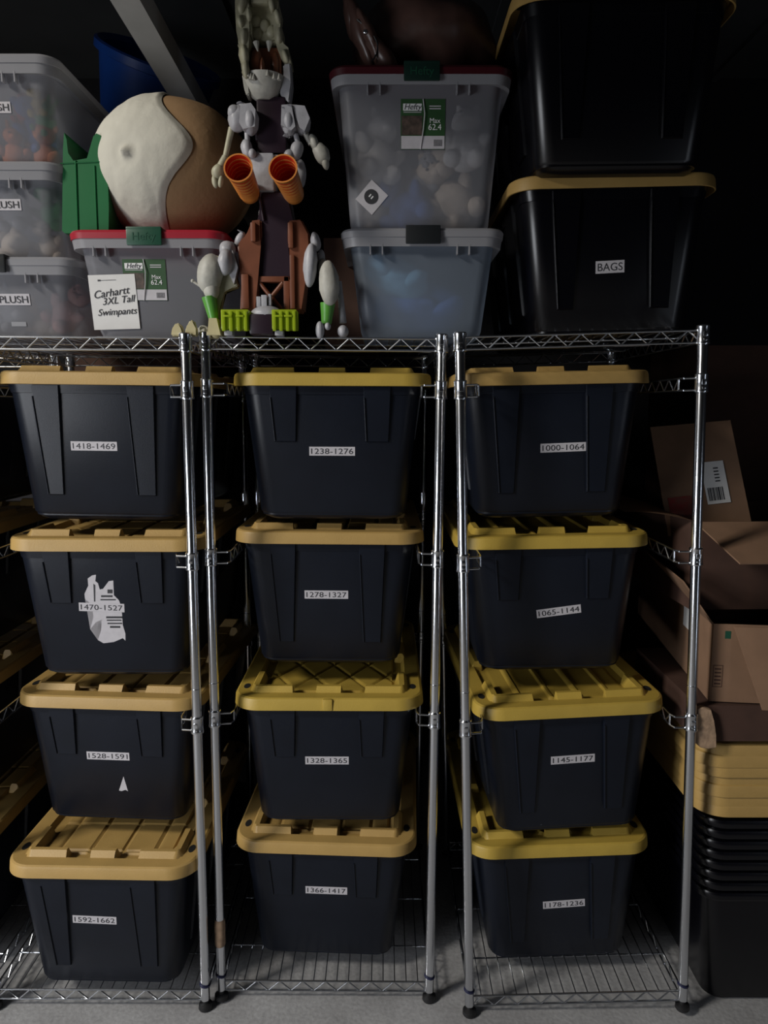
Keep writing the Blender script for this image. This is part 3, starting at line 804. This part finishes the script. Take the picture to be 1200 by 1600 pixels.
# ------------------------------------------------------------------ skeleton dinosaur robot toy
TD = 1.885
root = at(420, 527, TD); root.z = ZS + 0.003
toy = thing('dinosaur_robot_toy', 'skeleton dinosaur robot toy with two orange cannons standing between the clear totes', 'toy', root)
def L(px, py, dy=0.0):
    p = at(px, py, TD + dy); return Vector((p.x - root.x, dy, p.z - root.z))
K = 1.56e-3
def E(bm, px, py, dy, rx, ry, rz, rot=0.0, amp=0.0, seg=18):
    ell(bm, L(px, py, dy), (rx * K, ry * K, rz * K), (0, R(rot), 0), seg, 12, amp * K, 60)
def B(bm, x0, y0, x1, y1, dy0, dy1, bev=0.003, rot=0.0):
    a = L(x0, y1, 0); c = L(x1, y0, 0)
    m = None
    cx, cz = (a.x + c.x) / 2, (a.z + c.z) / 2
    mt = Matrix.Translation((cx, 0, cz)) @ Matrix.Rotation(R(rot), 4, 'Y') @ Matrix.Translation((-cx, 0, -cz))
    box(bm, a.x, c.x, dy0, dy1, a.z, c.z, bev=bev, mtx=mt)
def Pg(bm, pts, dy0, dy1, bev=0.003):
    q = [L(x, y) for x, y in pts]
    n0 = len(bm.edges)
    prism(bm, [(p.x, p.z) for p in q], dy0, dy1)
    bm.edges.ensure_lookup_table()
    if bev: bmesh.ops.bevel(bm, geom=[e for e in bm.edges[n0:]], offset=bev, segments=2, affect='EDGES')
def T(bm, x0, y0, x1, y1, r0, r1, d0=0.0, d1=0.0, n=14):
    tube(bm, L(x0, y0, d0), L(x1, y1, d1), r0 * K, r1 * K, n)

# head
bm = bmesh.new()
Pg(bm, [(373, -30), (388, -34), (392, 6), (390, 20), (395, 40), (396, 60), (390, 70), (391, 98), (388, 124), (381, 122), (379, 95), (375, 80), (376, 60), (372, 40), (371, 14)], -0.03, 0.05, 0.004)
Pg(bm, [(421, -34), (431, -30), (433, 10), (438, 14), (436, 30), (441, 44), (440, 62), (446, 78), (453, 84), (455, 98), (446, 98), (438, 88), (432, 72), (430, 50), (428, 30), (422, 18)], -0.03, 0.05, 0.004)
for (x, y, rx, rz, ro) in ((378, 8, 6, 12, 10), (376, 34, 5, 9, -8), (381, 58, 5, 12, 5), (382, 86, 6, 14, -5), (384, 108, 6, 14, 0), (434, 26, 5, 10, -8), (437, 56, 5, 11, 8), (446, 88, 5, 9, -20), (425, 8, 5, 10, 0), (389, 22, 4, 9, 0)):
    E(bm, x, y, -0.03, rx, 8, rz, ro, 1.5)
obj('skull_side', bm, M['bone_green'], toy)
bm = bmesh.new()
Pg(bm, [(391, -30), (424, -30), (424, 20), (432, 26), (433, 66), (418, 62), (404, 64), (394, 58), (390, 26)], 0.0, 0.055, 0.005)
for (x, y) in ((400, 34), (413, 40), (424, 50), (402, 52)): E(bm, x, y, 0.0, 8, 5, 9, 0, 1.2)
B(bm, 394, -30, 420, 12, -0.02, 0.02)
obj('snout', bm, M['bone_green'], toy)
bm = bmesh.new()
B(bm, 389, 70, 438, 122, 0.012, 0.05, 0.004)
E(bm, 400, 100, -0.004, 9, 10, 22, 6); E(bm, 410, 108, -0.008, 4, 8, 16, 0); E(bm, 430, 100, 0.012, 6, 4, 18, 0)
obj('mouth', bm, M['brown'], toy)
bm = bmesh.new()
def jawfn(p): return p
lathe_m = Matrix.Translation(L(412, 122, 0.01)) @ Matrix.Diagonal((1, 0.9, 1, 1))
lathe(bm, [(0, -0.052), (0.018, -0.052), (0.032, -0.042), (0.044, -0.022), (0.051, 0.0), (0.047, 0.001), (0.038, -0.018), (0, -0.028)], 28, lathe_m)
for (x, y) in ((388, 112), (396, 117), (418, 111), (428, 116), (436, 117), (392, 116)):
    T(bm, x, y + 8, x, y - 2, 3.2, 0.6, -0.033, -0.033, 8)
Pg(bm, [(379, 118), (386, 124), (391, 138), (392, 150), (386, 152), (382, 140)], -0.01, 0.03)
obj('lower_jaw', bm, M['bone'], toy)
bm = bmesh.new(); Pg(bm, [(442, 100), (454, 98), (456, 130), (452, 160), (440, 150), (436, 142), (444, 128)], 0.0, 0.04)
obj('jaw_hinge', bm, M['bone_grey'], toy)
bm = bmesh.new()
for sx in (-1, 1): T(bm, 400 if sx < 0 else 421, 66, 403 if sx < 0 else 420, 80, 5, 1, -0.02, -0.022, 8)
obj('fang', bm, M['bone'], toy)
# neck and torso
bm = bmesh.new(); B(bm, 402, 150, 446, 246, 0.0, 0.07, 0.006); B(bm, 396, 170, 452, 215, 0.02, 0.08, 0.006); obj('neck', bm, M['purple'], toy)
bm = bmesh.new(); B(bm, 392, 240, 428, 300, -0.01, 0.06, 0.006); B(bm, 384, 236, 456, 250, 0.0, 0.05, 0.004); obj('chest_plate', bm, M['bone_grey'], toy)
bm = bmesh.new(); Pg(bm, [(408, 298), (450, 298), (458, 345), (460, 440), (400, 440), (402, 345)], 0.0, 0.08, 0.005); T(bm, 404, 300, 412, 345, 2, 2, -0.004, -0.004); obj('belly', bm, M['purple'], toy)
for s in (-1, 1):
    bm = bmesh.new()
    if s < 0:
        E(bm, 372, 186, 0, 15, 18, 20, 10, 2); E(bm, 392, 190, -0.015, 12, 16, 20, 0, 1.5); E(bm, 366, 176, -0.01, 10, 12, 11, 0, 1.5); E(bm, 380, 170, 0, 9, 10, 8); Pg(bm, [(380, 172), (396, 170), (403, 180), (402, 206), (384, 210), (378, 200)], -0.035, 0.0)
    else:
        E(bm, 470, 190, 0, 15, 18, 20, -10, 2); E(bm, 452, 192, -0.015, 11, 16, 20, 0, 1.5); Pg(bm, [(443, 173), (458, 172), (464, 206), (458, 212), (442, 204)], -0.035, 0.0); Pg(bm, [(458, 171), (478, 173), (486, 192), (478, 212), (470, 206)], -0.03, 0.0)
    obj('shoulder', bm, M['bone_grey'], toy)
# arms
bm = bmesh.new(); T(bm, 362, 200, 352, 245, 5, 4); T(bm, 352, 245, 340, 268, 5, 6); E(bm, 340, 268, 0, 9, 9, 12, 25, 1.5); E(bm, 336, 284, 0, 5, 6, 10, -10); E(bm, 345, 284, -0.01, 4, 5, 9, 10); obj('arm', bm, M['bone_green'], toy)
bm = bmesh.new(); T(bm, 476, 205, 486, 226, 5, 4); E(bm, 491, 224, 0, 7, 9, 14, -25, 1.5); E(bm, 502, 240, 0, 12, 10, 18, -28, 2); E(bm, 508, 254, 0, 6, 7, 11, -15, 1); obj('arm', bm, M['bone'], toy)
bm = bmesh.new(); T(bm, 386, 208, 387, 228, 4, 4, -0.01, -0.01); E(bm, 386, 232, -0.01, 9, 9, 14, -10, 1.5); E(bm, 394, 240, -0.015, 6, 7, 7); obj('lower_arm', bm, M['bone_grey'], toy)
bm = bmesh.new(); T(bm, 462, 210, 466, 226, 4, 4, -0.01, -0.01); E(bm, 464, 234, -0.01, 10, 9, 14, 15, 1.5); E(bm, 452, 242, -0.015, 8, 7, 8); E(bm, 468, 272, 0.02, 11, 9, 22, 0, 1.5); obj('lower_arm', bm, M['bone_grey'], toy)
# orange cannons
for (x0, y0, x1, y1) in ((372, 262, 391, 304), (442, 263, 460, 305)):
    a = L(x0, y0, -0.125); c = L(x1, y1, 0.0)
    d = (a - c); q = d.to_track_quat('Z', 'Y').to_matrix().to_4x4(); ln = d.length
    bm = bmesh.new(); mt = Matrix.Translation(c) @ q
    prof = [(0.0, -0.006), (0.020, -0.006), (0.0235, 0.0)]
    for k in range(1, 9):
        z = ln * k / 9; r = 0.0240 + 0.0062 * k / 9
        prof += [(r - 0.0016, z - 0.003), (r + 0.0012, z + 0.001)]
    prof += [(0.0325, ln - 0.003), (0.0335, ln), (0.0300, ln)]
    lathe(bm, prof, 32, mt)
    cn = obj('cannon', bm, M['orange'], toy)
    bm = bmesh.new(); lathe(bm, [(0.0300, ln), (0.0250, ln * 0.3), (0.0, ln * 0.25)], 32, mt); obj('cannon_bore', bm, M['orange_in'], cn)
# hips
for s in (-1, 1):
    bm = bmesh.new()
    if s < 0:
        Pg(bm, [(392, 346), (409, 344), (410, 372), (406, 385), (404, 440), (402, 486), (376, 486), (378, 440), (374, 408), (372, 384), (380, 372), (390, 366)], -0.01, 0.06, 0.004)
        B(bm, 394, 350, 401, 380, -0.02, 0.0); B(bm, 380, 430, 390, 484, -0.018, 0.0)
    else:
        Pg(bm, [(450, 346), (472, 344), (484, 366), (486, 400), (478, 440), (474, 486), (454, 486), (452, 440), (456, 410), (450, 380)], -0.01, 0.06, 0.004)
        B(bm, 452, 350, 459, 390, -0.02, 0.0); B(bm, 455, 400, 461, 484, -0.018, 0.0)
    obj('hip_frame', bm, M['brown'], toy)
bm = bmesh.new(); B(bm, 396, 432, 452, 441, -0.005, 0.02, 0.002); B(bm, 396, 432, 404, 488, -0.005, 0.02, 0.002); B(bm, 444, 432, 452, 488, -0.005, 0.02, 0.002)
T(bm, 406, 442, 440, 484, 3.5, 3.5); T(bm, 442, 442, 408, 484, 3.5, 3.5); obj('cross_brace', bm, M['brown'], toy)
bm = bmesh.new(); B(bm, 398, 436, 450, 486, 0.03, 0.06); obj('pelvis_core', bm, M['purple'], toy)
# pilot between the feet
bm = bmesh.new(); E(bm, 417, 492, -0.02, 26, 22, 14); B(bm, 404, 466, 410, 482, -0.03, -0.01, 0.001); B(bm, 412, 464, 420, 484, -0.035, -0.01, 0.001); B(bm, 422, 462, 426, 480, -0.03, -0.01, 0.001); obj('cockpit_rim', bm, M['bone_grey'], toy)
bm = bmesh.new(); B(bm, 395, 494, 432, 526, -0.055, 0.03, 0.008); obj('cockpit', bm, M['purple'], toy)
# lime blocks
for (x0, x1) in ((353, 394), (430, 467)):
    bm = bmesh.new(); B(bm, x0, 488, x1, 518, -0.055, -0.01, 0.002)
    for k in range(4):
        xx = x0 + 2 + k * (x1 - x0 - 4) / 3.3
        B(bm, xx, 491, xx + 4, 521, -0.062, -0.05, 0.0015)
    B(bm, x0 + 5, 497, x0 + 17, 500, -0.064, -0.052, 0.001); B(bm, x1 - 18, 497, x1 - 6, 500, -0.064, -0.052, 0.001)
    blk = obj('lime_block', bm, M['lime'], toy)
    bm = bmesh.new(); B(bm, x0 + 4, 519, x0 + 16, 527, -0.05, -0.02, 0.001); obj('block_peg', bm, M['bone_grey'], blk)
# legs
bm = bmesh.new(); E(bm, 356, 392, 0, 13, 16, 15, -20, 1.5); E(bm, 352, 410, -0.02, 12, 14, 20, 5, 1.5); E(bm, 375, 374, 0.01, 7, 8, 13, 30); Pg(bm, [(356, 396), (366, 394), (374, 420), (368, 446), (360, 430)], -0.02, 0.01); obj('thigh', bm, M['bone_grey'], toy)
bm = bmesh.new(); E(bm, 328, 428, -0.02, 20, 18, 31, 8, 1.5, 24); E(bm, 330, 450, -0.02, 13, 13, 20, -5, 1); T(bm, 302, 440, 314, 448, 2, 2, -0.02, -0.02); E(bm, 301, 439, -0.02, 3, 3, 3)
obj('shin_armour', bm, M['bone'], toy)
bm = bmesh.new(); Pg(bm, [(331, 398), (345, 402), (366, 420), (374, 448), (350, 456), (342, 500), (336, 500), (334, 450)], -0.012, 0.02); obj('shin_back', bm, M['bone_green'], toy)
bm = bmesh.new(); T(bm, 327, 464, 335, 506, 12, 6.5, -0.02, -0.02, 16); obj('ankle', bm, M['toy_green'], toy)
bm = bmesh.new(); E(bm, 337, 516, -0.02, 9, 12, 14, -5, 1); Pg(bm, [(332, 500), (344, 500), (350, 526), (330, 526)], -0.04, 0.02); obj('foot', bm, M['cream'], toy)
bm = bmesh.new(); E(bm, 493, 378, 0, 8, 12, 15, -10, 1.5); E(bm, 485, 414, -0.02, 11, 12, 34, 4, 1.5); E(bm, 502, 402, 0.01, 6, 9, 12); obj('thigh', bm, M['bone_grey'], toy)
bm = bmesh.new(); E(bm, 514, 443, -0.02, 16, 15, 35, -3, 1.5, 24); E(bm, 505, 420, 0, 8, 10, 16); obj('shin_armour', bm, M['bone'], toy)
bm = bmesh.new(); T(bm, 512, 474, 510, 506, 12, 8, 0.0, 0.0, 16); obj('ankle', bm, M['toy_green'], toy)
bm = bmesh.new(); T(bm, 530, 440, 536, 505, 4, 6, 0.02, 0.02); E(bm, 536, 518, 0.0, 9, 12, 10); E(bm, 500, 516, -0.02, 7, 9, 14); E(bm, 512, 510, -0.02, 5, 7, 6); obj('foot', bm, M['bone_grey'], toy)

# cream toy claws by the left post
for i, (px, py, rx, rot, desc) in enumerate([(279, 520, 9, 12, 'cream curved toy claw, left one above the left post'), (300, 514, 8, 8, 'taller cream toy claw beside the post top')]):
    p = at(px, py + 6, 1.845); p.z = ZS + 0.0025
    bm = bmesh.new()
    prism(bm, [(-0.016, 0), (-0.015, 0.012), (-0.010, 0.024), (-0.002, 0.032 + i * 0.006), (0.006, 0.030 + i * 0.008), (0.012, 0.018), (0.015, 0.0)], -0.010, 0.012)
    bmesh.ops.bevel(bm, geom=bm.edges[:], offset=0.003, segments=2, affect='EDGES')
    tag(obj('toy_claw', bm, M['cream'], None, p), desc, 'toy', 'cream toy claws')
p = at(319, 512, 1.90); p.z = ZS + 0.018
bm = bmesh.new(); ell(bm, (0, 0, 0), (0.018, 0.016, 0.016), seg=18, rings=12, amp=0.002, freq=70)
pts = [Vector((0.012 * math.cos(a) * (1 - a / 9), -0.014, 0.006 + 0.008 * math.sin(a))) for a in [k * 0.5 for k in range(14)]]
path(bm, pts, 0.0022, 6)
tag(obj('white_toy_knob', bm, M['bone'], None, p), 'small white curled toy piece behind the second post', 'toy')

# ------------------------------------------------------------------ brown bag over the tall tote
zt = ZS + 0.004 + 0.268 - 0.005 + 0.378
bg_ = thing('leather_bag', 'dark brown glossy bag slumped on the shaded red lid', 'bag', (0.09, 2.06, zt))
bm = bmesh.new()
def bagf(p):
    k = 1 + 0.16 * math.sin(p.x * 50 + p.z * 30) * 0.3
    return Vector((p.x * k, p.y, p.z))
ell(bm, (0.02, 0.05, 0.13), (0.19, 0.15, 0.13), seg=40, rings=26, amp=0.03, freq=9, fn=bagf)
obj('bag_body', bm, M['leather'], bg_)
bm = bmesh.new()
for (x, y, z, rx, rz, ro) in ((-0.150, -0.09, 0.105, 0.022, 0.090, -0.35), (-0.125, -0.10, 0.085, 0.020, 0.080, -0.45), (-0.172, -0.08, 0.145, 0.018, 0.060, -0.2), (-0.10, -0.10, 0.050, 0.024, 0.060, -0.7)):
    ell(bm, (x, y, z), (rx, 0.035, rz), (0, ro, 0), 20, 16, 0.006, 25)
obj('gathered_fold', bm, M['leather'], bg_)
bm = bmesh.new(); path(bm, [Vector((-0.155 + 0.05 * math.sin(a), -0.13, 0.115 - 0.04 * a)) for a in [k * 0.2 for k in range(13)]], 0.0022, 6)
obj('cord', bm, M['rubber'], bg_)
bm = bmesh.new(); ell(bm, (-0.135, -0.135, 0.085), (0.006, 0.004, 0.006), seg=10, rings=8); obj('buckle', bm, M['chrome'], bg_)

# ------------------------------------------------------------------ nested totes, lids and cartons at the right
NX, ND = 1.100, 1.845
z = 0.0
bm = bmesh.new(); rings = []
for z, ins in ((0.0, 0.014), (0.006, 0.004), (0.02, 0.0), (TH - 0.022, 0.0), (TH - 0.022, -0.011), (TH - 0.018, -0.013), (TH - 0.006, -0.013), (TH, -0.009), (TH, 0.002), (0.01, 0.002)):
    rings.append([(x, y, z) for x, y in rrect(2 * (fx(z) - ins), 2 * (-fy(z) - ins), 0.045 + max(0, -ins), 6)])
loft(bm, rings, True, True)
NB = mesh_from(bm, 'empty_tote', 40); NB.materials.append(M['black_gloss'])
for k in range(8):
    o = obj('empty_tote', NB, None, None, (NX, ND + 0.36, 0.002 + k * 0.030))
    pos = ['lowest', 'second from the bottom', 'third from the bottom', 'fourth from the bottom', 'fifth from the bottom', 'third from the top', 'second from the top', 'uppermost'][k]
    tag(o, 'empty black tote, %s in the nested stack at right' % pos, 'storage tote', 'nested empty totes at right')
zl = 0.002 + 7 * 0.030 + TH + 0.008
for k in range(7):
    o = obj('spare_lid', LID['strip'], None, None, (NX + random.uniform(-0.008, 0.008), ND + LL / 2 - 0.012 + random.uniform(-0.007, 0.007), zl + 0.034 + k * 0.0275))
    o.material_slots[0].link = 'OBJECT'; o.material_slots[0].material = M['yellow']
    pos = ['bottom', 'second from the bottom', 'third from the bottom', 'middle', 'third from the top', 'second from the top', 'top'][k]
    tag(o, 'loose yellow lid, %s one of the pile at lower right' % pos, 'lid', 'loose yellow lids stacked at right')
ztop = zl + 0.034 + 6 * 0.0275 + 0.016

def carton(label, x0, x1, y0, y1, z0, h, flaps, m='card', open_top=True, yaw=0.0, fm=None):
    t = thing('cardboard_box', label, 'cardboard box', ((x0 + x1) / 2, (y0 + y1) / 2, z0), (0, 0, yaw), 'cardboard boxes at right')
    w, d, th = (x1 - x0) / 2, (y1 - y0) / 2, 0.004
    bm = bmesh.new()
    box(bm, -w, w, -d, -d + th, 0, h); box(bm, -w, w, d - th, d, 0, h); box(bm, -w, -w + th, -d + th, d - th, 0, h); box(bm, w - th, w, -d + th, d - th, 0, h)
    box(bm, -w + th, w - th, -d + th, d - th, 0, th)
    if not open_top: box(bm, -w + th, w - th, -d + th, d - th, h - th, h)
    obj('carton_wall', bm, M[m], t, smooth=0)
    for side, ln, ang in flaps:       # ang: 0 = straight out, 90 = upright, negative = hanging
        a = R(ang); dx, dz = ln * math.cos(a), ln * math.sin(a)
        bm = bmesh.new()
        if side == 'front': q = [(-w, -d, h), (w, -d, h), (w - 0.01, -d - dx, h + dz), (-w + 0.03, -d - dx, h + dz)]
        elif side == 'back': q = [(w, d, h), (-w, d, h), (-w + 0.012, d + dx, h + dz), (w - 0.012, d + dx, h + dz)]
        elif side == 'left': q = [(-w, d, h), (-w, -d, h), (-w - dx, -d + 0.02, h + dz), (-w - dx, d - 0.02, h + dz)]
        else: q = [(w, -d, h), (w, d, h), (w + dx, d - 0.02, h + dz), (w + dx, -d + 0.02, h + dz)]
        panel(bm, q, 0.004); obj('flap', bm, M[fm or m], t, smooth=0)
    return t
# crushed low carton right on the lids
c1 = carton('crushed dark cardboard box with torn corner, resting on the loose yellow lids', 0.818, 1.40, 1.83, 2.30, ztop, 0.098, [], 'card_dark_and_shade', False)
bm = bmesh.new()
pts = [(-0.014, 0.012), (0.004, -0.004), (0.024, -0.008), (0.046, -0.004), (0.042, 0.03), (0.034, 0.07), (0.026, 0.100), (0.004, 0.106), (-0.010, 0.102), (-0.007, 0.06), (-0.012, 0.03)]
prism(bm, pts, -0.012, 0.006); bmesh.ops.bevel(bm, geom=bm.edges[:], offset=0.002, segments=1, affect='EDGES')
obj('torn_corner', bm, M['card_edge'], c1, (-0.288, -0.240, -0.006))
z1 = ztop + 0.102
c2 = carton('open cardboard box with a drooping front flap, on the crushed one', 1.189 - 0.285, 1.189 + 0.285, 2.238 - 0.425, 2.238 + 0.425, z1, 0.210, [('left', 0.13, 55)], 'card', True, -0.12)
bm = bmesh.new(); w_, d_ = 0.285, 0.425
panel(bm, [(-w_ + 0.050, -d_ - 0.004, 0.205), (w_, -d_ - 0.004, 0.205), (w_, -d_ - 0.06, 0.006), (-w_ + 0.112, -d_ - 0.06, 0.006)], 0.004)
obj('flap', bm, M['card'], c2, smooth=0)
bm = bmesh.new(); box(bm, -w_ + 0.030, -w_ + 0.044, -d_ - 0.0008, -d_, 0.172, 0.192); obj('green_tape', bm, M['green_latch'], c2, smooth=0)
bm = bmesh.new()
for (a0, a1, b0, b1) in ((0.006, 0.030, 0.040, 0.0415), (0.006, 0.030, 0.098, 0.0995), (0.006, 0.0072, 0.040, 0.099), (0.029, 0.030, 0.040, 0.099)): box(bm, -w_ + a0, -w_ + a1, -d_ - 0.0008, -d_, b0, b1)
for k in range(5): box(bm, -w_ + 0.010, -w_ + 0.026, -d_ - 0.0008, -d_, 0.047 + k * 0.010, 0.051 + k * 0.010)
obj('printed_box_mark', bm, M['card_dark_and_shade'], c2, smooth=0)
bm = bmesh.new(); box(bm, -w_ - 0.0008, -w_, -0.26, -0.16, 0.13, 0.20); obj('shipping_label', bm, M['white_paper'], c2, smooth=0)
z2 = z1 + 0.214
c3 = carton('upper open cardboard box with an upright flap carrying a shipping label', 0.835, 1.36, 1.98, 2.42, z2, 0.245, [('front', 0.20, -22), ('right', 0.15, 20)], 'card_dark_and_shade', True, 0.04, 'card')  # walls coloured darker than the flaps, for shade below the front flap
a = at(1015, 668, 2.20); c = at(1140, 657, 2.24); d = at(1174, 822, 2.16); e = at(1044, 838, 2.12)
inv = (Matrix.Translation(c3.location) @ Matrix.Rotation(0.04, 4, 'Z')).inverted()
bm = bmesh.new(); panel(bm, [inv @ e, inv @ d, inv @ c, inv @ a], 0.004); uf = obj('flap', bm, M['card'], c3, smooth=0)
def on_flap(u, v, lift):
    p = (inv @ e).lerp(inv @ d, u).lerp((inv @ a).lerp(inv @ c, u), v)
    n = ((inv @ d) - (inv @ e)).cross((inv @ a) - (inv @ e)).normalized()
    if n.y > 0: n = -n
    return p + n * lift
def flap_patch(name, u0, u1, v0, v1, m, lift, par):
    bm = bmesh.new(); panel(bm, [on_flap(u0, v0, lift), on_flap(u1, v0, lift), on_flap(u1, v1, lift), on_flap(u0, v1, lift)], 0.0004)
    return obj(name, bm, m, par, smooth=0)
fl = flap_patch('shipping_label', 0.52, 0.80, 0.24, 0.63, M['white_paper'], 0.006, c3)
for k, (u, wd) in enumerate([(0.545, 0.010), (0.562, 0.006), (0.575, 0.012), (0.597, 0.006), (0.61, 0.014), (0.635, 0.006), (0.65, 0.012), (0.67, 0.02), (0.70, 0.008), (0.72, 0.012)]):
    bm = bmesh.new(); panel(bm, [on_flap(u, 0.27, 0.0068), on_flap(u + wd, 0.27, 0.0068), on_flap(u + wd, 0.39, 0.0068), on_flap(u, 0.39, 0.0068)], 0.0003)
    obj('barcode_bar', bm, M['ink'], fl, smooth=0)
for v in (0.44, 0.47, 0.50, 0.53, 0.56):
    bm = bmesh.new(); panel(bm, [on_flap(0.66, v, 0.0068), on_flap(0.72, v, 0.0068), on_flap(0.72, v + 0.012, 0.0068), on_flap(0.66, v + 0.012, 0.0068)], 0.0003); obj('address_line', bm, M['ink'], fl, smooth=0)
flap_patch('red_stamp', 0.06, 0.34, 0.08, 0.34, M['red_mark'], 0.0055, c3)
# long left flap bending down behind the tote
bm = bmesh.new()
rows = []
for k in range(9):
    u = k / 8; x = -0.262 - 0.17 * u; zz = 0.245 + 0.02 * math.sin(u * 2) - 0.0 * u
    rows.append([bm.verts.new((x, -0.20 + 0.05 * u, zz)), bm.verts.new((x, 0.19, zz + 0.01))])
for r0, r1 in zip(rows, rows[1:]): bm.faces.new((r0[0], r0[1], r1[1], r1[0]))
bmesh.ops.solidify(bm, geom=bm.faces[:], thickness=0.004); obj('flap', bm, M['card'], c3)
# dark cartons further back
carton('tall dark cardboard box in shadow behind the upright flap', 1.05, 1.45, 2.50, 2.95, 0.0, 1.86, [], 'card_dark_and_shade', False)
carton('dark reddish cardboard box on the shelf behind the dinosaur toy', -0.17, 0.03, 2.16, 2.5, ZS + 0.003, 0.30, [], 'card_dark_and_shade', False)
carton('tall dark cardboard box behind the shelves, carrying the blue tub', -1.10, -0.66, 2.66, 3.10, 0.0, 2.40, [], 'card_dark_and_shade', False)
